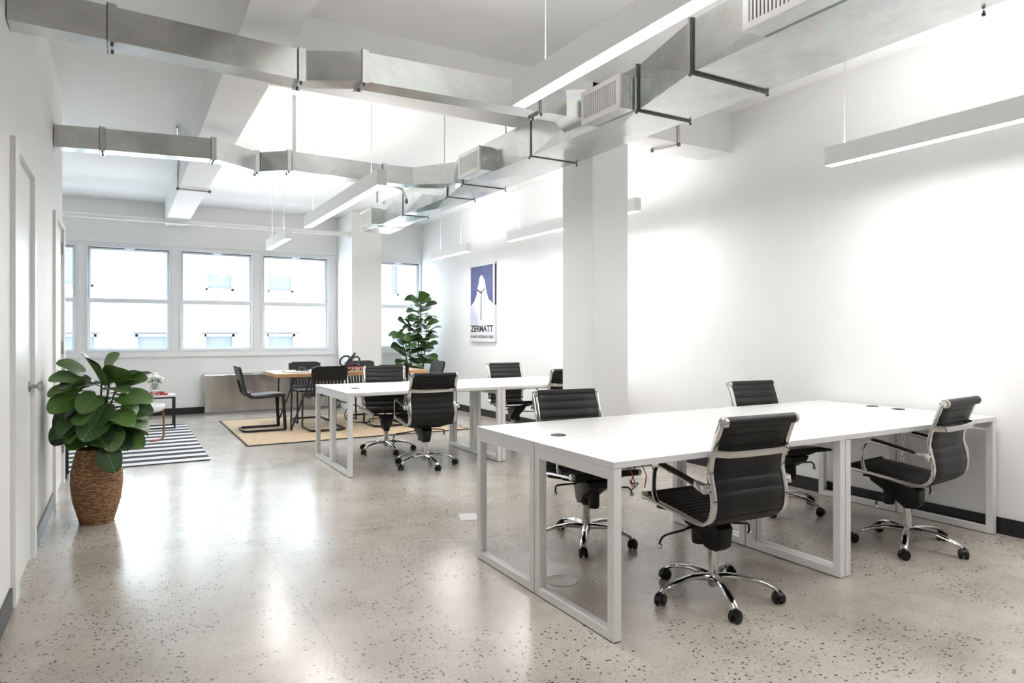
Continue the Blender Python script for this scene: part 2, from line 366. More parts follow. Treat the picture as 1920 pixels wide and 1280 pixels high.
# ------------------------------------------------------------------ ducts
def rect_sweep(mb, pts, dy, z0, z1, cap=True):
    vs = []
    for x, y in pts: vs += [(x, y, z0), (x, y+dy, z0), (x, y+dy, z1), (x, y, z1)]
    m = len(pts); fs = [(i*4+k, i*4+(k+1) % 4, i*4+4+(k+1) % 4, i*4+4+k) for i in range(m-1) for k in range(4)]
    if cap: fs += [(3, 2, 1, 0), tuple(m*4-4+k for k in range(4))]
    return mb.add(vs, fs)
ZD0, ZD1 = 2.6, 2.862
def section(y0, y1, a0, b0, a1, b1, parent, brk=.013):
    m = MB(); p = [(a0, y0, ZD0), (b0, y0, ZD0), (a1, y1, ZD0), (b1, y1, ZD0), (a0, y0, ZD1), (b0, y0, ZD1), (a1, y1, ZD1), (b1, y1, ZD1)]
    def cross(i, j, k, l, n):
        c = sum((Vector(p[q]) for q in (i, j, k, l)), Vector())/4 + Vector(n)*brk
        m.add([p[i], p[j], p[k], p[l], c], [(0, 1, 4), (1, 2, 4), (2, 3, 4), (3, 0, 4)])
    cross(0, 1, 3, 2, (0, 0, -1)); cross(0, 2, 6, 4, (-1, 0, 0)); cross(1, 3, 7, 5, (1, 0, 0)); cross(4, 5, 7, 6, (0, 0, 1))
    m.add(p, [(0, 4, 5, 1), (2, 3, 7, 6)])
    me = m.mesh('duct_section', GALV, False); return link('duct_section', me, parent)
md = thing('air_duct', 'main rectangular galvanised steel duct running the length of the room towards the windows', 'duct', (0, 0, 0))
segs = [(YR, 1.05, 2.49, 3.035, 2.49, 3.035), (1.06, 2.50, 2.49, 3.035, 2.49, 3.035), (2.53, 3.09, 2.49, 3.04, 2.637, 3.045), (3.11, 4.29, 2.637, 3.045, 2.63, 3.035),
        (4.31, 5.39, 2.63, 3.03, 2.60, 3.02), (5.41, 5.97, 2.60, 3.02, 2.715, 3.0), (5.99, 7.13, 2.715, 3.0, 2.70, 2.995), (7.15, 8.36, 2.70, 2.995, 2.70, 3.03)]
for s_ in segs: section(*s_, md)
def flange(y, a, b, parent, t=.022, dark=True, e=.012):
    m = MB()
    for k, (x0, x1, z0, z1) in enumerate(((a-e, b+e, ZD0-e, ZD0), (a-e, b+e, ZD1, ZD1+e), (a-e, a, ZD0, ZD1), (b, b+e, ZD0, ZD1))): m.box(x0, x1, y-t/2, y+t/2, z0, z1)
    m.obj('flange', DSTEEL if dark else GALV, parent, False)
flange(2.507, 2.49, 3.038, md, .010, True, .010); flange(2.521, 2.49, 3.038, md, .016, False, .014); flange(3.094, 2.637, 3.045, md, .008, True, .009); flange(3.105, 2.637, 3.045, md, .012, False, .012)
for s0, a, b in ((4.30, 2.63, 3.035), (5.40, 2.60, 3.02), (5.98, 2.712, 3.0), (7.14, 2.70, 2.995)): flange(s0, a, b, md, .014, True, .005)
flange(1.055, 2.49, 3.035, md, .02, False, .004)
for y, a, b in ((2.515, 2.49, 3.04), (3.10, 2.637, 3.045), (4.30, 2.63, 3.035), (5.40, 2.60, 3.02), (5.98, 2.712, 3.0), (7.14, 2.70, 2.995), (1.44, 2.49, 3.035)):
    for x in (a-.012, b+.012): MB().lathe([(.008, -.022), (.008, -.012), (.004, -.011), (.004, 0)], 8, (x, y, ZD0)).obj('corner_bolt', DSTEEL, md)
MB().box(2.69, 3.03, 8.0, 8.5, ZD0-.012, ZD0-.004).obj('end_lip', GALV, md, False)

def branch(label, pts, fl, boot):
    t = thing('air_duct', label, 'duct', (0, 0, 0)); dy, z0, z1 = .14, 2.68, 2.845
    for i in range(len(pts)-1):
        me = MB(); rect_sweep(me, [pts[i], pts[i+1]], dy, z0, z1); me.obj('duct_section', GALV, t, False)
    for x in fl:
        for i in range(len(pts)-1):
            (xa, ya), (xb, yb) = pts[i], pts[i+1]
            if xa <= x <= xb:
                y = ya+(yb-ya)*(x-xa)/(xb-xa); e = .010
                m = MB().box(x-.02, x+.02, y-e, y, z0-e, z1+e).box(x-.02, x+.02, y+dy, y+dy+e, z0-e, z1+e).box(x-.02, x+.02, y, y+dy, z0-e, z0).box(x-.02, x+.02, y, y+dy, z1, z1+e)
                m.obj('joint_band', GALV, t, False)
                MB().box(x-.022, x-.018, y-e-.003, y+dy+.012, z0-e-.003, z0-e).box(x-.022, x-.018, y-e-.003, y-e, z0-e, z1+e).obj('band_edge', DSTEEL, t, False)
                for q in (.02, dy-.02): MB().lathe([(.007, -.02), (.007, -.01)], 8, (x, y+q, z0)).obj('band_bolt', DSTEEL, t)
                break
    (xa, ya), (xb, y0, y1) = pts[-1], boot
    m = MB(); m.add([(xa, ya, z0), (xa, ya+dy, z0), (xa, ya+dy, z1), (xa, ya, z1), (xb, y0, z0-.02), (xb, y1, z0-.02), (xb, y1, z1+.01), (xb, y0, z1+.01)],
                    [(0, 1, 5, 4), (1, 2, 6, 5), (2, 3, 7, 6), (3, 0, 4, 7), (3, 2, 1, 0), (4, 5, 6, 7)]); m.obj('boot', GALV, t, False)
    return t
b1 = branch('galvanised branch duct from the door wall, with one jog, ahead of the column',
       [(XL+.005, 3.74), (-.046, 3.76), (.87, 3.82), (1.147, 3.67), (2.30, 3.615), (2.47, 3.60)], (-.046, .855, 1.165, 2.30), (2.632, 3.52, 3.86))
b2 = branch('thinner-looking galvanised branch duct crossing below the ceiling closer to the windows, with two jogs',
       [(XL+.005, 6.10), (-.137, 6.03), (.646, 5.90), (1.018, 6.16), (1.22, 5.98), (2.10, 6.03), (2.365, 5.99)], (-.137, .63, 1.0, 1.235, 2.10), (2.64, 5.66, 5.92))

# air vents on the duct side
vent0 = None
def vent(y0, y1, xf, label, first=[None]):
    if first[0] is None:
        t = thing('air_vent', label, 'vent', (0, 0, 0), 0, 'louvred vents on the main duct'); W_, Hh, Dp = .40, .20, .125
        MB().box(0, Dp, -W_/2+.004, W_/2-.004, .004, Hh-.004).obj('vent_box', GALV, t, False)
        f = MB(); e = .03
        f.box(-.012, .002, -W_/2, W_/2, 0, e).box(-.012, .002, -W_/2, W_/2, Hh-e, Hh).box(-.012, .002, -W_/2, -W_/2+e, e, Hh-e).box(-.012, .002, W_/2-e, W_/2, e, Hh-e)
        f.obj('vent_frame', VENTW, t, False, .002)
        MB().box(-.0012, -.0004, -W_/2+e, W_/2-e, e, Hh-e).obj('slat_gap_shade', mat('vent_shadow', (.07, .065, .06), .7), t, False)  # dark sheet paints the shade seen in the gaps between the slats
        ns = 17; me = MB().box(-.0045, -.0005, -.0056, .0056, e, Hh-e).mesh('louver_slat', VENTW, False)
        for k in range(ns):
            o = link('louver_slat', me, t); o.location = (-.001, -W_/2+e+(k+.5)*(W_-2*e)/ns, 0)
        first[0] = t
    else: t = copy_tree(first[0]); t['label'] = label
    t.location = (xf+.012, (y0+y1)/2, ZD0+.002); t.scale = (1, (y1-y0)/.40, 1); return t
v1 = vent(1.67, 2.07, 2.352, 'white louvred vent on the wide duct section ahead of the tapered piece'); 
v1.scale = (1, 1, 1.02)
vent(3.12, 3.50, 2.512, 'white louvred vent on the duct beside the tapered piece and first branch')
vent(4.865, 5.262, 2.488, 'white louvred vent on the duct between the column and the second branch')
vent(7.92, 8.34, 2.582, 'small-looking white louvred vent at the end of the duct by the far column')

# ------------------------------------------------------------------ pendant lights
lamp_src = {}
def pendant(x, y0, y1, label, grp, cables=None, zb=2.43):
    ln = y1-y0
    t = thing('pendant_light', label, 'light', (x, (y0+y1)/2, zb), 0, grp); W_, Hh = .078, .125
    b = MB().box(0, .004, -ln/2, ln/2, 0, Hh).box(W_-.004, W_, -ln/2, ln/2, 0, Hh).box(0, W_, -ln/2-.003, -ln/2, 0, Hh).box(0, W_, ln/2, ln/2+.003, 0, Hh).box(.004, W_-.004, -ln/2, ln/2, .06, .066)
    b.obj('lamp_body', LIGHTB, t, False)
    MB().box(.004, W_-.004, -ln/2, ln/2, .002, .006).obj('diffuser', EM_D, t, False)
    MB().box(.005, W_-.005, -ln/2+.01, ln/2-.01, Hh-.004, Hh-.001).obj('uplight_diffuser', EM_U, t, False)
    for yc in (cables or (-ln/2+.25, ln/2-.25)):
        MB().tube([(W_/2, yc, Hh-.01), (W_/2, yc, ZC-zb-.001)], .0025, 6).lathe([(.006, Hh-.006), (.006, Hh+.02)], 8, (W_/2, yc, 0)).obj('suspension_cable', CABLEM, t)
    MB().lathe([(.025, ZC-zb-.012), (.025, ZC-zb-.001)], 12, (W_/2, (cables or (-ln/2+.25,))[0], 0)).obj('ceiling_rose', LIGHTB, t)
    return t
G1, G2 = 'pendant strip lights hung beside the main duct', 'pendant strip lights hung along the right wall'
pendant(1.70, .52, 2.96, 'white linear pendant light hung beside the duct, ending at the first branch duct', G1)
pendant(1.70, 5.06, 7.50, 'white linear pendant light hung over the second desk island, partly under the branch duct', G1)
pendant(1.695, 8.47, 9.73, 'short white linear pendant light hung over the dining table', G1)
pendant(4.17, .52, 2.96, 'white linear wall-side pendant light over the desks nearest the blank wall', G2, (-.95, 1.10))
pendant(4.15, 4.93, 7.36, 'white linear wall-side pendant light that passes behind the column', G2)
pendant(4.15, 8.52, 9.74, 'short white linear wall-side pendant light above the poster', G2)

# ------------------------------------------------------------------ ceiling fittings
def single(name, mb, m, label, cat, smooth=True, group=None): return tag(mb.obj(name, m, None, smooth), label, cat, group)
single('duct_hanger', MB().box(1.255, 1.285, 5.955, 5.960, 2.68, ZC-.001), mat('galv_strap', (.6, .61, .6), .4, .8), 'flat metal hanger strap holding the second branch duct', 'hanger', False)
single('duct_hanger', MB().tube([(2.67, 4.75, ZD1), (2.67, 4.75, 2.958)], .006), CABLEM, 'thin hanger rod between the main duct and the cross beam', 'hanger')
single('duct_hanger', MB().tube([(2.66, 7.9, ZD1), (2.66, 7.9, ZC-.001)], .012), mat('rod_grey', (.35, .36, .36), .4, .8), 'grey hanger rod above the end vent of the main duct', 'hanger')
single('duct_hanger', MB().tube([(2.58, 5.75, ZD1), (2.58, 5.75, ZC-.001)], .006), CABLEM, 'thin hanger rod above the second branch connection of the main duct', 'hanger')
for x, y, lb in ((1.77, 7.67, 'round white smoke detector on the ceiling beyond the second branch duct'), (1.76, 10.07, 'round white smoke detector on the ceiling over the dining table')):
    t = thing('smoke_detector', lb, 'smoke detector', (x, y, ZC))
    MB().lathe([(.075, -.0), (.075, -.015), (.066, -.03), (.06, -.034), (.0005, -.036)], 24).obj('detector_cover', LIGHTB, t)
    MB().lathe([(.069, -.018), (.0692, -.024)], 24).obj('detector_slot', mat('grey_slot', (.35, .34, .33), .6), t); MB().lathe([(.012, -.036), (.010, -.055), (.0005, -.056)], 12).obj('sensor_tip', LIGHTB, t)
def conduit(pts, label, m=None, r=.011):
    t = thing('conduit', label, 'conduit')
    P = cr(pts, 1); MB().tube(P, r, 10).obj('conduit_pipe', m or STEELH, t)
    for p in (pts[-1], pts[-2]): MB().sphere(p, r*1.75, 10, 6).obj('elbow_fitting', mat('dark_fitting', (.16, .16, .16), .4, .8), t)
    return t
conduit([(.46, 7.35, ZC-.03), (.50, 7.9, ZC-.035), (.535, 8.4, ZC-.06), (.545, 8.62, ZC-.14), (.545, 8.66, 3.12), (.545, 8.66, 2.945), (.88, 8.66, 2.945)], 'bent steel conduit wrapping under the long beam past the second branch duct')
conduit([(4.217, 4.417, ZC-.001), (4.217, 4.417, 3.1), (4.217, 4.417, 2.935), (4.15, 4.68, 2.935)], 'steel conduit dropping down the cross beam beside the column', mat('pale_conduit', (.62, .60, .57), .35, .9))
conduit([(2.2, 6.3, 2.75), (2.45, 6.5, 2.74), (2.52, 6.6, 2.70), (2.54, 6.62, 2.5+.16), (2.54, 6.62, 2.64)], 'short bent conduit beside the main duct beyond the second branch')
t = thing('ceiling_pipe', 'white painted pipe crossing the room ahead of the windows under the beam', 'pipe')
MB().tube([(XF+.01, 11.1, 2.925), (3.275, 11.1, 2.925)], .034, 14).obj('pipe_run', BEAM, t); MB().tube([(3.235, 11.1, 2.925), (3.279, 11.1, 2.925)], .05, 14).obj('pipe_collar', BEAM, t)

# ------------------------------------------------------------------ desks
def desk(x0, x1, y0, y1, label, grp, grom=None):
    t = thing('desk', label, 'desk', ((x0+x1)/2, (y0+y1)/2, 0), 0, grp); hx, hy = (x1-x0)/2, (y1-y0)/2; s = .044
    tp = MB().box(-hx, hx, -hy, hy, .722, .75).obj('desktop', DESKW, t, False, .0015)
    for sx in (-1, 1):
        xa, xb = (-hx, -hx+s) if sx < 0 else (hx-s, hx)
        g = .0015
        for sy in (-1, 1):
            ya, yb = (-hy+g, -hy+s) if sy < 0 else (hy-s, hy-g)
            MB().box(xa+g, xb-g, ya, yb, .004, .7215).obj('leg', DESKF, t, False, .0015)
        MB().box(xa+g, xb-g, -hy+s, hy-s, .004, .044).obj('foot_rail', DESKF, t, False, .0015)
        MB().box(xa+g, xb-g, -hy+s, hy-s, .672, .7215).obj('top_rail', DESKF, t, False, .0015)
    MB().box(-hx+s, hx-s, -.03, .03, .690, .7215).obj('under_beam', DESKF, t, False)
    for xa in (-hx+.01, hx-.035): MB().box(xa, xa+.025, -hy+.01, hy-.01, 0, .0038).obj('foot_glide', BPLAST, t, False)
    if grom:
        gx, gy = grom[0]-(x0+x1)/2, grom[1]-(y0+y1)/2
        o = MB().lathe([(.041, .0), (.041, .003), (.034, .0045), (.0005, .0045)], 24, (gx, gy, .7502)).obj('cable_grommet', BPLAST, t)
        g = MB()
        for k in (-1, 0, 1): g.box(gx-.018, gx+.018, gy+k*.011-.002, gy+k*.011+.002, .7546, .7556)
        g.obj('grommet_bristle', mat('grey_bristle', (.12, .12, .12), .6), o)
    return t
GA, GB = 'desks of the island by the blank wall', 'desks of the island beyond the column'
desk(1.755, 3.293, 2.215, 2.838, 'white desk whose end corner stands out into the open floor, with cables beneath', GA)
desk(3.297, 4.845, 2.215, 2.838, 'white desk against the blank wall facing away from the column', GA, (4.723, 2.777))
desk(1.755, 3.293, 2.842, 3.465, 'white desk with one round black grommet at its open end facing the column', GA, (1.973, 2.951))
desk(3.297, 4.845, 2.842, 3.465, 'white desk against the blank wall with its chair on the column side', GA, (4.742, 2.978))
desk(1.735, 3.293, 5.945, 6.535, 'white desk beyond the column with one round black grommet at its open end', GB, (1.95, 6.45))
desk(3.297, 4.80, 5.945, 6.535, 'white desk beyond the column beside the right wall, half hidden by the column', GB)
desk(1.735, 3.293, 6.539, 7.13, 'white desk beyond the column on the dining table side, open end', GB)
desk(3.297, 4.80, 6.539, 7.13, 'white desk beyond the column on the dining table side, right wall end', GB)
t = thing('cable_tray', 'white cable tray with hanging red and black wires under the first desk', 'cable tray', (2.06, 2.50, .62))
MB().box(-.19, .12, -.03, .03, .03, .069).obj('tray', mat('grey_tray', (.55, .53, .51), .5), t, False)
for k, (dx, m_) in enumerate(((-.03, REDW), (.02, BPLAST), (.06, REDW), (.11, BPLAST))):
    sg = (1, -1, .4, .8)[k]; MB().tube(cr([(dx, -.03, .05), (dx+.02*sg, -.05, .01), (dx+.035*sg, -.05, -.05+.02*k), (dx+.01, -.045, -.02-.02*k), (dx+.03*sg, -.04, -.055-.015*(k % 2))]), .0025, 6).obj('wire', m_, t)
t = thing('power_strip', 'white power strip slung under the second desk island with loose cables', 'power strip', (2.12, 6.62, .50), .5)
MB().box(-.09, .09, -.028, .028, -.012, .012).xform(Matrix.Rotation(.5, 4, 'Y')).obj('strip_body', DESKW, t, False, .004)
MB().tube(cr([(-.1, 0, .06), (-.3, .02, .12), (-.42, -.02, .15), (-.3, .03, .16), (-.1, 0, .17)]), .005, 6).obj('wire', BPLAST, t)
MB().tube(cr([(.1, 0, -.06), (.0, -.05, -.10), (-.2, .02, -.08), (-.3, 0, 0), (-.2, 0, .14)]), .005, 6).obj('wire', BPLAST, t)
single('floor_box', MB().lathe([(.088, .0004), (.088, .0016), (.084, .0022), (.080, .0012), (.0005, .0012)], 40, (1.971, 2.923, 0)), CONC, 'round flush floor outlet cover under the first desk', 'floor box')
single('floor_plate', MB().box(-.06, .06, -.09, .09, .0004, .003).xform(Matrix.Translation((2.09, 4.255, 0)) @ Matrix.Rotation(-.35, 4, 'Z')), mat('pale_plate', (.55, .54, .52), .4), 'thin white plate lying on the floor between the two desk islands', 'plate', False)
single('paper_slip', MB().box(2.0, 2.07, 2.60, 2.63, .7501, .7508), PAPER, 'small paper slip lying on the first desk near the round grommet', 'paper', False)

# ------------------------------------------------------------------ office chairs
PROF = [(.255, .462), (.15, .452), (0, .436), (-.11, .421), (-.18, .424), (-.225, .462), (-.238, .53), (-.226, .60), (-.214, .66), (-.226, .73), (-.256, .82), (-.286, .893)]
def arclen(pts):
    s = [0]
    for a, b in zip(pts, pts[1:]): s.append(s[-1]+(b-a).length)
    return s
def resample(pts, n):
    s = arclen(pts); out = []; j = 0
    for i in range(n+1):
        q = s[-1]*i/n
        while j < len(s)-2 and s[j+1] < q: j += 1
        out.append(pts[j].lerp(pts[j+1], (q-s[j])/max(s[j+1]-s[j], 1e-9)))
    return out
def ribbed(ctrl, hw, pitch, base, amp, wide_first=0.):
    pts = [Vector((0, p[0], p[1])) for p in ctrl]; pts = cr(pts, 8); Ln = arclen(pts)[-1]; nr = max(2, round(Ln/pitch)); per = 6
    pts = resample(pts, nr*per); top = []; bot = []
    for i, p in enumerate(pts):
        a = pts[max(i-1, 0)]; b = pts[min(i+1, len(pts)-1)]; tg = (b-a).normalized(); nn = Vector((0, -tg.z, tg.y))
        if nn.y*0+nn.z < 0 and False: nn = -nn
        o = base + amp*abs(math.sin(PI*i/per))**.6
        top.append(p+nn*o); bot.append(p-nn*o)
    m = MB(); n = len(pts); cols = [-hw, -hw*.94, -hw*.5, 0, hw*.5, hw*.94, hw]; f = [.35, 1, 1, 1, 1, 1, .35]; vs = []
    for side in (0, 1):
        for i in range(n):
            for c, q in zip(cols, f):
                v = (top if side == 0 else bot)[i]; w_ = pts[i].lerp(v, q); vs.append((c, w_.y, w_.z))
    K = len(cols); fs = []
    for i in range(n-1):
        for k in range(K-1):
            a = i*K+k; fs.append((a, a+1, a+K+1, a+K)); b = n*K+a; fs.append((b, b+K, b+K+1, b+1))
        for k in (0, K-1): a = i*K+k; fs.append((a, a+K, n*K+a+K, n*K+a))
    for i in (0, n-1):
        for k in range(K-1): a = i*K+k; fs.append((a, a+1, n*K+a+1, n*K+a))
    return m.add(vs, fs)
def make_chair():
    t = thing('office_chair', 'x', 'chair')
    ribbed(PROF[:6], .208, .036, .007, .006).obj('seat', BLEATH, t)
    ribbed(PROF[5:], .208, .056, .007, .006).obj('backrest', BLEATH, t)
    P = cr([Vector((0, a, b)) for a, b in PROF], 5)
    for sx in (-1, 1):
        MB().bar([p+Vector((sx*.222, 0, 0)) for p in P], (1, 0, 0), .027, .017).obj('side_rail', CHROME, t, True, .003)
    tp, fr = PROF[-1], PROF[0]
    r = MB().tube([(-.206, tp[0]-.006, tp[1]), (.206, tp[0]-.006, tp[1])], .024, 16).obj('top_roll', BLEATH, t)
    for sx in (-1, 1): MB().tube([(sx*.206, tp[0]-.006, tp[1]), (sx*.224, tp[0]-.006, tp[1]), (sx*.231, tp[0]-.006, tp[1])], [.025, .025, .018], 16).obj('end_cap', CHROME, r)
    r = MB().tube([(-.206, fr[0], fr[1]), (.206, fr[0], fr[1])], .019, 14).obj('front_roll', BLEATH, t)
    for sx in (-1, 1): MB().tube([(sx*.206, fr[0], fr[1]), (sx*.226, fr[0], fr[1]), (sx*.233, fr[0], fr[1])], [.020, .020, .014], 14).obj('end_cap', CHROME, r)
    MB().bar(cr([(-.236, -.238, .755), (-.19, -.282, .752), (-.1, -.292, .75), (.1, -.292, .75), (.19, -.282, .752), (.236, -.238, .755)], 3), (0, -.25, .97), .033, .010).obj('back_brace', CHROME, t, True, .002)
    for sx in (-1, 1):
        x = sx*.256
        a = MB().bar(cr([(x, -.205, .590), (x, -.10, .612), (x, .02, .634), (x, .085, .643), (x, .122, .630), (x*.995, .137, .58), (x*.98, .140, .50), (x*.94, .128, .458)], 4), (1, 0, 0), .022, .013)
        a.obj('armrest', CHROME, t, True, .002)
        ar = t.children[-1]
        MB().bar(cr([(x, -.165, .609), (x, -.05, .632), (x, .03, .648), (x, .082, .655)], 4), (1, 0, 0), .030, .014).obj('arm_pad', BPLAST, ar, True, .004)
        MB().hexa([(x-.018, -.232, .572), (x+.018, -.232, .572), (x-.016, -.165, .592), (x+.016, -.165, .592), (x-.018, -.225, .612), (x+.018, -.225, .612), (x-.016, -.160, .622), (x+.016, -.160, .622)]).obj('arm_bracket', CHROME, ar, True, .005)
        MB().tube([(sx*.228, -.225, .595), (sx*.262, -.215, .595)], .012, 10).obj('arm_bolt', CHROME, ar)
    for y, z in ((.135, .432), (-.07, .408)):
        MB().bar([(-.225, y, z), (-.12, y, z-.022), (.12, y, z-.022), (.225, y, z)], (0, 1, 0), .035, .014).obj('seat_spreader', BPLAST, t, True, .002)
    mm = MB(); secs = [(.19, .370, .405, .085), (.09, .315, .408, .092), (.01, .245, .400, .066), (-.05, .236, .375, .052), (-.085, .262, .350, .045)]
    vs = []
    for y, z0, z1, hw in secs: vs += [(-hw*.7, y, z0), (hw*.7, y, z0), (hw, y, z1), (-hw, y, z1)]
    mm.add(vs, [(i*4+k, i*4+(k+1) % 4, i*4+4+(k+1) % 4, i*4+4+k) for i in range(4) for k in range(4)]+[(3, 2, 1, 0), (16, 17, 18, 19)])
    mm.obj('tilt_mechanism', BPLAST, t, True, .006)
    MB().lathe([(.030, .235), (.034, .25), (.034, .30), (.03, .345)], 16, (0, .105, 0)).obj('tension_knob', BPLAST, t)
    lv = MB().tube(cr([(-.04, .06, .345), (-.15, .05, .33), (-.27, .04, .322), (-.30, .038, .29)], 5), .0055, 8).obj('tilt_lever', BPLAST, t)
    MB().sphere((-.302, .037, .278), .015).obj('lever_knob', CHROME, lv)
    lv = MB().tube(cr([(.04, -.02, .36), (.14, -.05, .352), (.175, -.055, .345), (.18, -.056, .315)], 5), .0055, 8).obj('height_lever', BPLAST, t)
    MB().sphere((.18, -.056, .302), .013).obj('lever_knob', CHROME, lv)
    MB().lathe([(.0135, .22), (.0135, .275)], 16).obj('gas_shaft', CHROME, t)
    MB().lathe([(.020, .232), (.024, .236), (.024, .248), (.018, .252)], 16).obj('shaft_collar', BPLAST, t)
    MB().lathe([(.018, .052), (.024, .06), (.026, .10), (.0265, .232), (.022, .236)], 20).obj('base_hub', CHROME, t)
    bs = thing('five_star_base', '', None); del bs['label']; bs.parent = t
    return t, bs
LEGP = [(.015, .118, .052, .044), (.06, .124, .046, .036), (.13, .121, .040, .026), (.20, .108, .038, .022), (.25, .094, .038, .022), (.283, .078, .036, .022), (.298, .060, .030, .018)]
def leg_mesh():
    m = MB(); vs = []; n = 10
    for r, z, wd, ht in LEGP:
        for k in range(n): a = 2*PI*k/n; vs.append((r+ (math.cos(a)*0), math.cos(a)*wd/2, z-ht/2+math.sin(a)*ht/2))
    fs = [(i*n+k, i*n+(k+1) % n, i*n+n+(k+1) % n, i*n+n+k) for i in range(len(LEGP)-1) for k in range(n)] + [tuple(range(n))[::-1], tuple((len(LEGP)-1)*n+k for k in range(n))]
    return m.add(vs, fs).mesh('base_leg', CHROME)
def caster_meshes():
    w_ = MB()
    for s in (-1, 1): w_.tube([(0, s*.006, .0255), (0, s*.010, .0255), (0, s*.022, .0255), (0, s*.025, .0255)], [.022, .0255, .0255, .018], 16)
    h_ = MB().tube([(.0, 0, .04), (0, 0, .062)], .012, 10)
    arc = [(.029*math.cos(a)*1., .0255+.029*math.sin(a)) for a in [PI*(-.05+.9*k/8) for k in range(9)]]
    h_.bar([(p[0], 0, p[1]) for p in arc], (0, 1, 0), .030, .005)
    return w_.mesh('wheel', BPLAST), h_.mesh('caster_hood', BPLAST)
LEGM = leg_mesh(); WHM, HDM = caster_meshes()
ch0, bs0 = make_chair()
for k in range(5):
    o = link('base_leg', LEGM, bs0); o.rotation_euler = (0, 0, 2*PI*k/5)
    a = 2*PI*k/5; o = link('caster', HDM, bs0); o.location = (.297*math.cos(a), .297*math.sin(a), 0); o.rotation_euler = (0, 0, a+[.6, 2.2, -1., .2, 1.4][k])
    q = link('wheel_pair', WHM, bs0); q.location = o.location; q.rotation_euler = o.rotation_euler
def place_chair(x, y, face, base, label, first=[True], dz=0.):
    if first[0]: t = ch0; first[0] = False
    else: t = copy_tree(ch0)
    t.location = (x, y, 0); t.rotation_euler = (0, 0, math.radians(face-90)); t['label'] = label; t['group'] = 'black ribbed office chairs'
    b = [c for c in t.children if c.name.startswith('five_star_base')][0]
    b.rotation_euler = (0, 0, math.radians(base-(face-90)))
    return t
CH = [
 (2.495, 2.375, 87, 170, 'black ribbed office chair at the desk whose end corner stands in the open floor'),
 (4.105, 2.36, 96, 135, 'black ribbed office chair at the wall-end desk, on the side away from the column'),
 (2.47, 3.39, -99, 15, 'black ribbed office chair on the column side of the desk with the open-end grommet'),
 (4.19, 3.34, -96, 65, 'black ribbed office chair on the column side of the desk against the blank wall'),
 (2.535, 6.115, 86, 200, 'black ribbed office chair beyond the column, its back turned out, at the open-end desk'),
 (2.485, 7.09, -106, 200, 'black ribbed office chair facing out from the dining table side of the far island'),
 (4.13, 7.16, -96, 20, 'black ribbed office chair beneath the poster on the dining table side of the far island'),
 (4.10, 6.10, 80, 40, 'black ribbed office chair half hidden behind the column at the far island'),
]
for c in CH: place_chair(*c)

# ------------------------------------------------------------------ dining corner
single('jute_rug', MB().box(1.23, 4.0, 8.16, 10.68, .0005, .010), JUTE, 'tan woven jute rug with dark edging under the dining table', 'rug', False)
rb = MB()
for a, b, c, d in ((1.215, 4.015, 8.145, 8.165), (1.215, 4.015, 10.675, 10.695), (1.215, 1.235, 8.165, 10.675), (3.995, 4.015, 8.165, 10.675)): rb.box(a, b, c, d, .0005, .012)
ro = [o for o in C.objects if o.name == 'jute_rug'][0]; rb.obj('edge_binding', mat('dark_binding', (.05, .04, .035), .8), ro, False)
t = thing('dining_table', 'reclaimed wood dining table on black V-shaped metal legs', 'table', (2.76, 9.54, .017))
hx, hy = 1.06, .46
for k in range(5):
    y0 = -hy+k*2*hy/5; MB().box(-hx, hx, y0+.0008, y0+2*hy/5-.0008, .695, .743).obj('plank', WOOD, t, False, .002)
for sx in (-1, 1):
    for sy in (-1, 1):
        f = Vector((sx*(hx-.20), sy*(hy-.025), 0)); a = Vector((sx*(hx-.215), sy*(hy-.03), .695)); b = Vector((sx*(hx-.46), sy*(hy-.03), .695))
        MB().tube([f, a], .011, 8).tube([f, b], .011, 8).obj('leg', BSTEEL, t)
    MB().box(min(sx*(hx-.2), sx*(hx-.48)), max(sx*(hx-.2), sx*(hx-.48)), -hy+.02, hy-.02, .690, .6945).obj('leg_plate', BSTEEL, t, False)
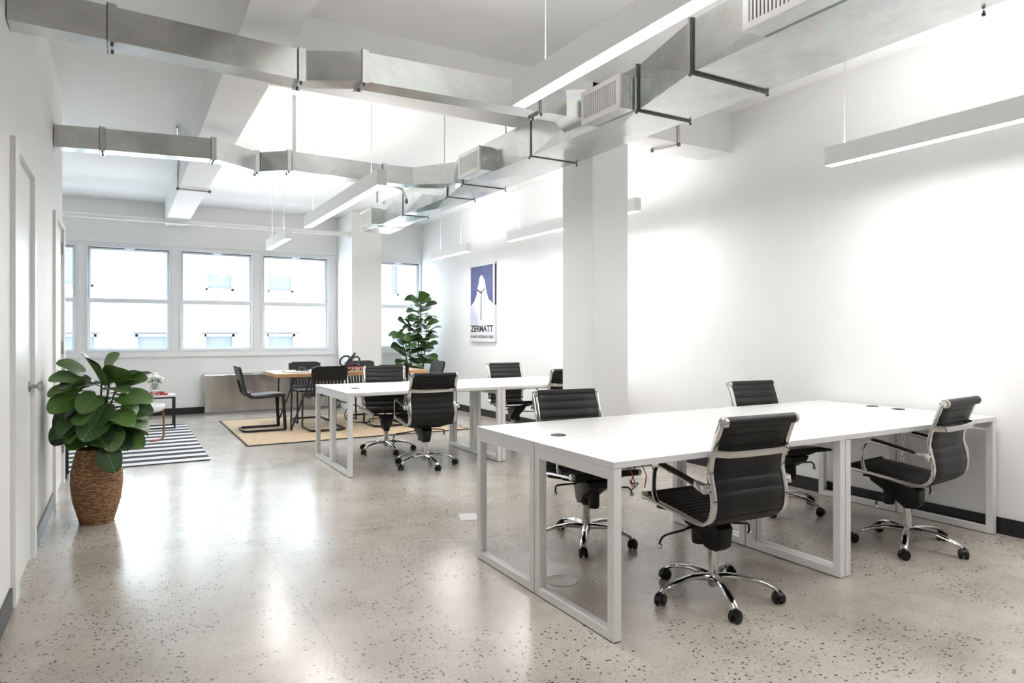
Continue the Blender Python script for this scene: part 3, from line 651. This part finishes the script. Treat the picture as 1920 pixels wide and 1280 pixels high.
def make_dining_chair():
    t = thing('dining_chair', 'x', 'chair'); hw = .225
    # side view (y forward): back top, back, bend, seat, front, leg, base
    pr = [(-.30, .83), (-.275, .72), (-.245, .60), (-.215, .50), (-.17, .452), (-.08, .443), (.10, .452), (.245, .458)]
    S = cr([Vector((0, a, b)) for a, b in pr], 5)
    for sx in (-1, 1): MB().bar([p+Vector((sx*hw, 0, 0)) for p in S]+[Vector((sx*hw, .258, .45))], (1, 0, 0), .014, .030).obj('side_frame', BSTEEL, t, True, .002)
    for sx in (-1, 1): MB().bar([(sx*hw, .235, .447), (sx*hw, .262, .016)], (1, 0, 0), .016, .040).obj('leg', BSTEEL, t, False)
    b_ = MB().bar([(-hw, .275, .015), (-hw, -.20, .015)], (0, 0, 1), .028, .016).bar([(hw, .275, .015), (hw, -.20, .015)], (0, 0, 1), .028, .016)
    b_.bar([(-hw, -.20, .015), (-hw+.06, -.25, .015), (hw-.06, -.25, .015), (hw, -.20, .015)], (0, 0, 1), .028, .016); b_.obj('sled_base', BSTEEL, t, False)
    # leather seat pad, curving up into the back
    ribbed([(.27, .455), (.22, .467), (.10, .466), (-.08, .457), (-.155, .468), (-.19, .51)], hw-.012, .6, .013, .0).obj('seat', mat('black_hide', (.016, .016, .017), .3), t)
    # padded head panel with rounded top
    m = MB(); zs = [(.66, hw), (.70, hw+.006), (.76, hw+.008), (.80, hw+.004), (.825, hw-.01), (.84, hw-.03), (.848, hw-.06)]; vs = []
    for z, h in zs:
        y = -.245-(z-.60)*.235
        for x in (-h, -h*.5, 0, h*.5, h): vs += [(x, y-.017, z)]
        for x in (h, h*.5, 0, -h*.5, -h): vs += [(x, y+.017, z)]
    n = 10; fs = [(i*n+k, i*n+(k+1) % n, i*n+n+(k+1) % n, i*n+n+k) for i in range(len(zs)-1) for k in range(n)]+[tuple(range(n))[::-1], tuple((len(zs)-1)*n+k for k in range(n))]
    m.add(vs, fs).obj('back_panel', BLEATH, t, True)
    sm = MB(); sm.bar([(0, -.252, .675), (0, -.230, .58), (0, -.203, .485)], (1, 0, 0), .036, .005); sme = sm.mesh('back_slat', BSTEEL, False)
    for k in range(9):
        o = link('back_slat', sme, t); o.location = (-hw+.045+k*(2*hw-.09)/8, 0, 0)
    pass
    MB().bar([(-hw, -.206, .487), (hw, -.206, .487)], (0, 0, 1), .02, .01).obj('lower_rail', BSTEEL, t, False)
    return t
dc0 = make_dining_chair()
DC = [(1.585, 9.42, 0, 'black cantilever dining chair at the wooden table\'s open end, seen from the side'),
      (2.32, 9.07, 90, 'black slat-backed cantilever dining chair with its back to the desk island'),
      (3.18, 9.10, 90, 'black cantilever dining chair hidden behind an office chair, only its sled base and legs showing'),
      (2.36, 10.06, -90, 'black cantilever dining chair across the table facing the small cast ornament'),
      (3.20, 10.06, -90, 'black cantilever dining chair across the table behind the knotted sculpture'),
      (3.95, 9.70, 180, 'black cantilever dining chair at the table end beside the tall fig tree')]
for i, (x, y, f, lb) in enumerate(DC):
    t = dc0 if i == 0 else copy_tree(dc0); t.location = (x, y, .0125); t.rotation_euler = (0, 0, math.radians(f-90)); t['label'] = lb; t['group'] = 'black cantilever dining chairs'
TZ = .7603
sp = thing('knot_sculpture', 'black twisted knot sculpture standing on stacked books on the wooden table', 'sculpture', (2.80, 9.45, TZ+.046))
def loop(fn, n=60, r=.016, closed=True): return MB().tube([fn(2*PI*k/n) for k in range(n)], r, 10, closed=closed)
loop(lambda a: (-.075+.085*math.cos(a), .02*math.sin(2*a), .085+.075*math.sin(a)), r=.013).obj('ring', KNOT, sp)
loop(lambda a: (.06+.06*math.cos(a)+.02*math.sin(a), .03*math.sin(a), .09+.055*math.sin(a)), r=.013).obj('ring', KNOT, sp)
MB().tube(cr([(-.10, 0, .015), (-.06, .01, .05), (-.01, .0, .12), (.03, -.01, .17), (.055, 0, .20)], 6), [.02]*6+[.026]*8+[.018]*8+[.014]*3, 10).obj('stem', KNOT, sp)
MB().tube(cr([(-.09, 0, .018), (-.02, -.02, .03), (.06, -.01, .028), (.12, 0, .02)], 6), .020, 10).obj('foot', KNOT, sp)
def book(x, y, z, wx, wy, h, rz, cov, label):
    t = thing('book', label, 'book', (x, y, z), rz)
    c = MB().box(-wx/2, wx/2, -wy/2, wy/2, 0, .003).box(-wx/2, wx/2, -wy/2, wy/2, h-.003, h).box(-wx/2, wx/2, -wy/2, -wy/2+.003, .003, h-.003); c.obj('cover', cov, t, False)
    MB().box(-wx/2+.004, wx/2-.004, -wy/2+.003, wy/2-.005, .003, h-.003).obj('pages', CREAM, t, False)
    lt = MB(); x0 = -wx*.36
    for k in range(9):
        if k in (2, 7): continue
        lt.box(x0+k*wx*.062, x0+k*wx*.062+wx*.045, -wy/2-.0006, -wy/2, h*.28, h*.72)
    lt.obj('spine_lettering', PAPER, t, False); return t
book(2.87, 9.45, TZ+.0005, .30, .22, .024, 0, BPLAST, 'dark book with pale spine lettering under a red book on the wooden table')
book(2.88, 9.45, TZ+.025, .27, .20, .020, .03, REDB, 'red book lying under the black knot sculpture')
t = thing('tray', 'thin pale tray lying on the wooden table', 'tray', (2.05, 9.42, TZ+.0005)); MB().box(-.17, .20, -.14, .14, 0, .006).obj('tray_plate', PAPER, t, False, .002)
MB().box(-.175, .205, -.145, -.14, 0, .010).box(-.175, .205, .14, .145, 0, .010).box(-.175, -.17, -.14, .14, 0, .010).box(.20, .205, -.14, .14, 0, .010).obj('tray_rim', mat('grey_rim', (.3, .3, .3), .5), t, False)
t = thing('chain_ornament', 'small dark cast chain ornament on the pale tray', 'ornament', (2.10, 9.42, TZ+.0068))
for k, (dx, dz, ry) in enumerate(((-.05, .014, 0), (-.015, .030, 1.1), (.02, .014, 0), (.05, .030, 1.2), (.08, .014, 0), (.015, .05, .4))):
    MB().tube([(.02*math.cos(2*PI*q/14), .014*math.sin(2*PI*q/14), 0) for q in range(14)], .009, 8, closed=True).xform(Matrix.Translation((dx, 0, dz)) @ Matrix.Rotation(ry, 4, 'X') @ Matrix.Rotation(ry, 4, 'Y')).obj('link', KNOT, t)
# steel heater cover under the windows
t = thing('heater_cover', 'long brushed stainless steel heater cover under the windows', 'heater cover', (2.18, YB-.14, 0))
MB().box(-1.07, 1.07, -.125, .125, .035, .628).obj('cover_front', STAINLESS, t, False, .012)
MB().box(-1.075, 1.075, -.13, .125, .629, .637).obj('cover_top', STAINLESS, t, False, .003)
MB().box(-1.06, 1.06, -.11, .12, .0, .034).obj('plinth', mat('grey_plinth', (.30, .29, .28), .5, .5), t, False)

# ------------------------------------------------------------------ lounge corner
r_ = single('striped_rug', MB().box(-1.5, .77, 7.47, 10.58, .0005, .010), STRIPE, 'black and white striped flat-woven rug in the lounge corner', 'rug', False)
fr = MB()
for k in range(118): fr.box(-1.49+k*.0192, -1.484+k*.0192, 7.445, 7.472, .0005, .004)
f_ = fr.obj('fringe', mat('fringe_grey', (.25, .25, .26), .9), r_, False); f_['kind'] = 'stuff'
t = thing('console_table', 'black metal console table just around the end of the door wall', 'table', (-.90, 7.26, 0))
MB().box(-.47, .47, -.13, .13, .675, .70).obj('table_top', BSTEEL, t, False, .002); MB().box(-.45, .45, -.12, .12, .12, .14).obj('lower_shelf', BSTEEL, t, False)
for sx in (-1, 1):
    for sy in (-1, 1): MB().box(sx*.455-.014, sx*.455+.014, sy*.115-.014, sy*.115+.014, 0, .674).obj('leg', BSTEEL, t, False)
t = thing('side_table', 'square white marble side table on a black metal box frame holding books and flowers', 'table', (.36, 10.32, .0105))
MB().box(-.26, .26, -.20, .20, .425, .447).obj('table_top', MARBLE, t, False, .002)
for sx in (-1, 1):
    for sy in (-1, 1): MB().box(sx*.24-.01, sx*.24+.01, sy*.18-.01, sy*.18+.01, 0, .424).obj('leg', BSTEEL, t, False)
for sy in (-1, 1): MB().box(-.23, .23, sy*.18-.008, sy*.18+.008, .404, .424).obj('top_rail', BSTEEL, t, False)
for sx in (-1, 1): MB().box(sx*.24-.008, sx*.24+.008, -.17, .17, .404, .424).obj('top_rail', BSTEEL, t, False)
for q in (.172, -.188): MB().box(-.23, .23, q, q+.016, .0, .016).obj('floor_rail', BSTEEL, t, False)
st = thing('round_side_table', 'low round white table on bent copper-red legs beside the potted plant', 'table', (.22, 9.02, .0105))
MB().lathe([(.0005, .345), (.14, .35), (.19, .365), (.215, .395), (.22, .425), (.215, .436), (.0005, .437)], 32).obj('table_top', mat('white_gloss', (.86, .86, .86), .15), st)
for k in range(3):
    a = k*2*PI/3+.15; c, s = math.cos(a), math.sin(a)
    MB().tube(cr([(c*.195, s*.195, .375), (c*.20, s*.20, .25), (c*.20, s*.20, .08), (c*.19, s*.19, .03), (c*.15, s*.15, .012), (c*.05, s*.05, .011)], 5), .011, 10).obj('leg', COPPER, st)
book(.37, 10.30, .4585, .30, .20, .024, 0, REDB, 'crimson book with white spine lettering under a smaller book on the marble table')
book(.37, 10.30, .483, .21, .17, .022, .02, BROWNB, 'small brownish-red book under the glass vase')
v_ = thing('flower_vase', 'glass vase of white roses standing on red books', 'vase', (.37, 10.30, .5055))
GV = bpy.data.materials.new('vase_glass'); GV.use_nodes = True; b_ = bsdf(GV); b_.inputs['Transmission Weight'].default_value = .9; b_.inputs['Roughness'].default_value = .03; b_.inputs['IOR'].default_value = 1.3; b_.inputs['Base Color'].default_value = (.93, .95, .95, 1)
MB().lathe([(.045, 0), (.052, .01), (.055, .05), (.05, .08), (.042, .10), (.040, .10), (.047, .08), (.052, .05), (.049, .012), (.0005, .008)], 24).obj('vase', GV, v_)
fl = [(-.05, -.02, .19), (0, -.05, .20), (.05, -.02, .19), (.02, .04, .205), (-.035, .04, .20), (0, 0, .235), (.075, .02, .165), (-.08, .01, .16)]
for x, y, z in fl:
    MB().tube([(x*.2, y*.2, .02), (x*.5, y*.5, .11), (x, y, z)], .003, 6).obj('stem', FLEAF, v_)
    bm_ = MB().sphere((x, y, z), .026, 10, 7, .85)
    for q in range(5):
        a = q*2*PI/5+x*40; bm_.sphere((x+.017*math.cos(a), y+.017*math.sin(a), z-.004+.004*(q % 2)), .021, 8, 6, .9)
    bm_.obj('rose', PETAL, v_)
lm_ = MB().add([(0, 0, 0), (.016, .03, .006), (0, .075, -.008), (-.016, .03, .006), (0, .03, 0)], [(0, 1, 4), (1, 2, 4), (2, 3, 4), (3, 0, 4)]).mesh('leaf', FLEAF)
for k in range(11):
    o = link('leaf', lm_, v_); a = k*2.4; o.location = (.03*math.cos(a), .03*math.sin(a), .125+.012*(k % 4)); o.rotation_euler = (random.uniform(-.4, .2), 0, a-PI/2)

# ------------------------------------------------------------------ plants
def leaf_mesh(name, m, kind, fold, droop, wave):
    # unit leaf: base at origin, grows along +y to y=1; x is width
    n, k = 12, 7; vs = []; fs = []
    for i in range(n):
        t = .5-.5*math.cos(PI*i/(n-1))
        if kind == 0: wd = .47*max(0., math.sin(PI*t**.80))**.46 if 0 < t < 1 else (.14 if t == 0 else .012)
        else: wd = (.12+.34*t**.9)*math.sqrt(max(0, 1-(max(t-.62, 0)/.38)**2.2))+.01
        for j in range(k):
            u = -1+2*j/(k-1); x = u*wd; y = t - (.10*abs(u)*(1-t) if kind == 0 else 0)
            z = fold*abs(x) - droop*t*t*.6 + wave*math.sin(t*7+u*2.5)*abs(u)
            vs.append((x, y, z))
    for i in range(n-1):
        for j in range(k-1): a = i*k+j; fs.append((a, a+1, a+k+1, a+k))
    return MB().add(vs, fs).mesh(name, m)
def aim(o, base, direction, up, size, roll=0.):
    d = Vector(direction).normalized(); u = Vector(up); u = (u-d*u.dot(d)); u = u.normalized() if u.length > 1e-4 else d.orthogonal().normalized()
    x = d.cross(u); M = Matrix((x, d, u)).transposed().to_4x4() @ Matrix.Rotation(roll, 4, 'Y')
    o.matrix_basis = Matrix.Translation(base) @ M @ Matrix.Diagonal((size, size, size, 1)); return o.matrix_basis.copy()
# potted plant in the foreground
p1 = thing('potted_plant', 'large broad-leaved potted plant in a woven seagrass basket beside the door', 'plant', (-.155, 5.42, 0))
prof = []; rows = 30
def rad(z): 
    pts = [(0, .098), (.05, .112), (.15, .140), (.26, .153), (.34, .151), (.42, .136), (.49, .118)]
    for (a, b), (c, d) in zip(pts, pts[1:]):
        if a <= z <= c: return b+(d-b)*(z-a)/(c-a)
    return .118
bk = MB(); nn = 64; rr = []
NR = rows*4
for i in range(NR+1):
    z = .49*i/NR; row = i//4; ph = (i % 4)/4
    for k in range(nn):
        th = 2*PI*k/nn; rr.append(((rad(z)+.0055*math.sin(PI*ph)*(.65+.35*math.sin(th*20+row*PI)))*math.cos(th), (rad(z)+.0055*math.sin(PI*ph)*(.65+.35*math.sin(th*20+row*PI)))*math.sin(th), z))
ff = [(i*nn+k, i*nn+(k+1) % nn, i*nn+nn+(k+1) % nn, i*nn+nn+k) for i in range(NR) for k in range(nn)]+[tuple(range(nn))[::-1]]
bk.add(rr, ff).obj('basket', BASKET, p1)
MB().lathe([(.118, .485), (.121, .495), (.116, .502), (.108, .498), (.105, .47), (.0005, .468)], 40).obj('basket_rim', BASKET, p1)
MB().lathe([(.104, .472), (.06, .482), (.0005, .486)], 24).obj('soil', SOIL, p1)
LM1 = [leaf_mesh('leaf', LEAF1, 0, f, d, w_) for f, d, w_ in ((.18, .25, .03), (.10, .45, .04), (.28, .15, .02))]
rnd = random.Random(21)
stems = []
for k in range(12):
    a = k*2.4+.3; r0 = .04; rt = rnd.uniform(.05, .20); zt = rnd.uniform(.72, 1.06)
    if k == 3: rt, zt = .27, 1.02
    top = Vector((rt*math.cos(a), rt*math.sin(a), zt)); base = Vector((r0*math.cos(a), r0*math.sin(a), .47)); midp = base.lerp(top, .55)+Vector((0, 0, .06))
    P = cr([base, midp, top], 6); MB().tube(P, .006, 6).obj('stem', STEM, p1); stems.append(P)
def pleaf(base, d, up, size):
    me = LM1[rnd.randrange(3)]; o = link('leaf', me, p1); M = aim(o, base, d, up, size, rnd.uniform(-.35, .35)); lo = min((M @ q.co).x for q in me.vertices)
    if lo < -.272: o.matrix_basis = Matrix.Translation((-.272-lo, 0, 0)) @ M   # keep clear of the door
    return o
# shell of leaves: outward-facing, hanging
cen = Vector((.02, 0, .76)); cnt = 0
for i in range(62):
    u = (i+.5)/62; zz = 1-2*u; a = i*2.399963; rxy = math.sqrt(max(0, 1-zz*zz))
    n_ = Vector((rxy*math.cos(a), rxy*math.sin(a), zz))
    if zz < -.80: continue
    sh = .62+.22*rnd.random()
    pos = cen + Vector((n_.x*.225, n_.y*.225, n_.z*.30))*sh
    out = Vector((n_.x, n_.y, 0)); out = out.normalized() if out.length > .01 else Vector((1, 0, 0))
    d = out*.8 + Vector((0, 0, -.38+.9*max(n_.z, 0)+rnd.uniform(-.5, .4))) + Vector((rnd.uniform(-.55, .55), rnd.uniform(-.55, .55), 0))
    pleaf(pos, d, n_*.8+Vector((rnd.uniform(-.3, .3), -.25, .75)), rnd.uniform(.165, .215)); cnt += 1
    s0 = min((p for P in stems for p in P), key=lambda p: (p-pos).length)
    if (s0-pos).length > .02: MB().tube([s0, s0.lerp(pos, .5)+Vector((0, 0, .01)), pos], .0035, 5).obj('petiole', STEM, p1)
# leaves that stick out against the wall and the window in the photograph
R3 = Matrix.Rotation(0, 3, 'Z')
for (x, y, z, dx, dy, dz, s_) in ((-.20, -.05, .98, -1, -.2, .25, .17), (-.22, -.1, .92, -.9, -.35, .0, .16), (-.18, -.12, .86, -.8, -.4, -.45, .17), (-.15, -.1, .70, -.75, -.5, -.5, .15),
        (-.08, 0, 1.02, -.6, -.2, .5, .16), (.0, -.05, 1.05, -.4, -.5, .55, .15), (.05, 0, 1.05, .35, -.4, .5, .14), (.14, -.06, .60, .55, -.5, -.35, .19), (.06, -.18, .52, .2, -.5, -.7, .17), (.17, -.02, .78, .85, -.35, -.2, .18), (.13, 0, .95, .75, -.3, .15, .18)):
    pleaf(Vector((x, y, z)), (dx, dy, dz), (-.1, -.6, .9), s_)
    s0 = min((p for P in stems for p in P), key=lambda p: (p-Vector((x, y, z))).length); MB().tube([s0, Vector((x, y, z))], .0035, 5).obj('petiole', STEM, p1)
# tall fig tree by the far corner
p2 = thing('fig_tree', 'tall fiddle-leaf fig tree standing in the corner behind the dining table', 'plant', (4.36, 10.9, 0))
MB().lathe([(.15, 0), (.17, .02), (.19, .34), (.195, .36), (.18, .36), (.175, .33), (.0005, .32)], 28).obj('planter', mat('grey_planter', (.35, .35, .34), .6), p2)
MB().lathe([(.174, .33), (.0005, .34)], 20).obj('soil', SOIL, p2)
LM2 = [leaf_mesh('leaf', LEAF2, 1, f, d, w_) for f, d, w_ in ((.2, .3, .04), (.12, .5, .05), (.3, .1, .03))]
rn = random.Random(5)
trunks = [[(.02, 0, .33), (.03, 0, .8), (.05, 0, 1.25), (.08, 0, 1.6), (.06, 0, 1.88)], [(-.04, .03, .33), (-.08, .02, .75), (-.12, .02, 1.1), (-.10, .0, 1.42)],
          [(-.06, -.03, .33), (-.16, -.03, .72), (-.22, -.03, 1.0), (-.30, -.02, 1.25)], [(.06, -.02, .33), (.13, -.03, .8), (.17, 0, 1.15), (.20, .0, 1.45)]]
for q, T in enumerate(trunks):
    P = cr(T, 7); m_ = len(P); MB().tube(P, [.016-.009*i/m_ for i in range(m_)], 8).obj('trunk', STEM, p2)
    nl = (26, 17, 15, 16)[q]
    for k in range(nl):
        tpos = (.30+.70*k/(nl-1)) if q else (.42+.58*k/(nl-1)); p = P[min(m_-1, int(tpos*(m_-1)))]
        a = k*2.4+q*1.3; el = -.1+.75*(k/(nl-1))+rn.uniform(-.25, .25)
        d = Vector((math.cos(a), math.sin(a)*.8, el)); o = link('leaf', LM2[rn.randrange(3)], p2)
        b_ = p+d.normalized()*.015; aim(o, b_, d, Vector((rn.uniform(-.4, .4), -.5, 1)), rn.uniform(.22, .30)*(1 if k < nl-2 else .75), rn.uniform(-.4, .4))

# ------------------------------------------------------------------ poster on the right wall
t = thing('poster', 'canvas poster of a snowy peak under a blue sky reading ZERMATT on the right wall', 'poster', (XR, 9.39, 1.154))
PW, PH, TH = .845, 1.225, .035; e = PW/2
MB().box(-TH, -.001, -e, e, 0, PH).obj('canvas', CANVAS, t, False, .002)
X = -TH-.0008
def flat(pts, x, m, name): # pts (u,v): u 0..1 from the left edge as seen, v 0..1 from the bottom
    vs = [(x, e-.845*u*1., v*PH) for u, v in pts]; MB().add(vs+[(x+.0004, b, c) for _, b, c in vs], [tuple(range(len(vs)))]).obj(name, m, t, False)
flat([(.05, .25), (.94, .25), (.94, .965), (.05, .965)], X, BSKY, 'printed_sky')
flat([(.05, .22), (.94, .22), (.94, .47), (.86, .51), (.78, .53), (.70, .62), (.66, .70), (.62, .78), (.55, .83), (.48, .85), (.42, .82), (.38, .74), (.33, .68), (.30, .60), (.20, .52), (.05, .46)], X-.0006, BSNOW, 'printed_mountain')
flat([(.46, .28), (.49, .28), (.50, .66), (.47, .66)], X-.0012, BINK, 'printed_mark')
flat([(.31, .66), (.47, .61), (.48, .63), (.34, .675)], X-.0012, BINK, 'printed_mark'); flat([(.66, .68), (.49, .61), (.49, .63), (.64, .69)], X-.0012, BINK, 'printed_mark')
def text(s, u0, u1, v, h, name, xs):
    cu = bpy.data.curves.new(name, 'FONT'); cu.body = s; cu.size = 1; cu.extrude = 0; cu.offset = .035
    o = bpy.data.objects.new(name, cu); C.objects.link(o); bpy.context.view_layer.update()
    dg = bpy.context.evaluated_depsgraph_get(); me = bpy.data.meshes.new_from_object(o.evaluated_get(dg)); bpy.data.objects.remove(o)
    xs_ = [q.co.x for q in me.vertices]; ys_ = [q.co.y for q in me.vertices]; x0, x1, y0, y1 = min(xs_), max(xs_), min(ys_), max(ys_)
    for q in me.vertices:
        a, b = (q.co.x-x0)/(x1-x0), (q.co.y-y0)/(y1-y0); q.co = (xs, e-.845*(u0+a*(u1-u0)), (v+b*h)*PH)
    me.materials.clear(); me.materials.append(BINK); link(name, me, t)
text('ZERMATT', .05, .95, .125, .085, 'title_lettering', X-.0012)
text('SCHWEIZ  SWITZERLAND  SUISSE', .05, .95, .048, .033, 'caption_lettering', X-.0012)
MB().box(-TH+.002, -.004, -e-.0008, -e, PH*.46, PH*.965).obj('wrapped_edge', BINK, t, False)

# ------------------------------------------------------------------ neighbouring building outside the windows
FY = 20.0
FWH = mat('facade_white', (.87, .87, .86), .8); FPANE = mat('facade_pane', (.125, .14, .16), .6, 0, .1); FBL = mat('facade_blind', (.34, .35, .36), .8); FFRM = mat('facade_frame', (.22, .235, .25), .7, 0, .2)
nb = thing('neighbour_building', 'pale building across the street seen brightly through the windows', 'building', (0, FY, -8))
low = [(-3.0, -2.2), (-1.37, -.57), (.265, 1.09), (1.90, 2.69), (3.52, 4.33), (5.19, 6.0), (7.2, 8.1)]
holes = [(a, b, -.6, 1.27) for a, b in low] + [(a, b, 2.45, 4.4) for a, b in ((-1.37, -.64), (1.93, 2.67), (3.54, 4.28), (7.2, 7.5))]
wall_holes(MB(), -14, 24, -8, 16, 0, .4, holes).obj('facade_wall', FWH, nb, False)
for c in nb.children: c.location.z = 8
for a, b, z0, z1 in holes:
    f = MB(); e_ = .07
    f.box(a, a+e_, .16, .24, z0, z1).box(b-e_, b, .16, .24, z0, z1).box(a, b, .16, .24, z1-e_, z1).box(a, b, .16, .24, z0, z0+e_).box(a, b, .17, .23, (z0+z1)/2-.04, (z0+z1)/2+.04)
    fo = f.obj('facade_window', FFRM, nb, False); fo.location.z = 8
    p_ = MB().box(a+e_, b-e_, .2, .21, z0+e_, z1-e_).obj('facade_pane', FPANE, fo, False)
    if z0 > 0 and b-a > .7 and a > 0: MB().box(a+e_, b-e_, .185, .199, z0+.45, z1-e_).obj('facade_blind', FBL, fo, False)
    s_ = MB().box(a-.06, b+.06, -.05, .0, z1, z1+.05).obj('lintel_shadow', mat('lintel_shadow_grey', (.07, .072, .08), .8, 0, .1), nb, False); s_.location.z = 8  # lintel coloured near-black to paint the shadow line at the window head
single('street_ground', MB().box(-30, 40, YB+1, FY, -8.1, -8), mat('street_grey', (.35, .35, .35), .9), 'grey street far below the windows', 'street', False)['kind'] = 'structure'
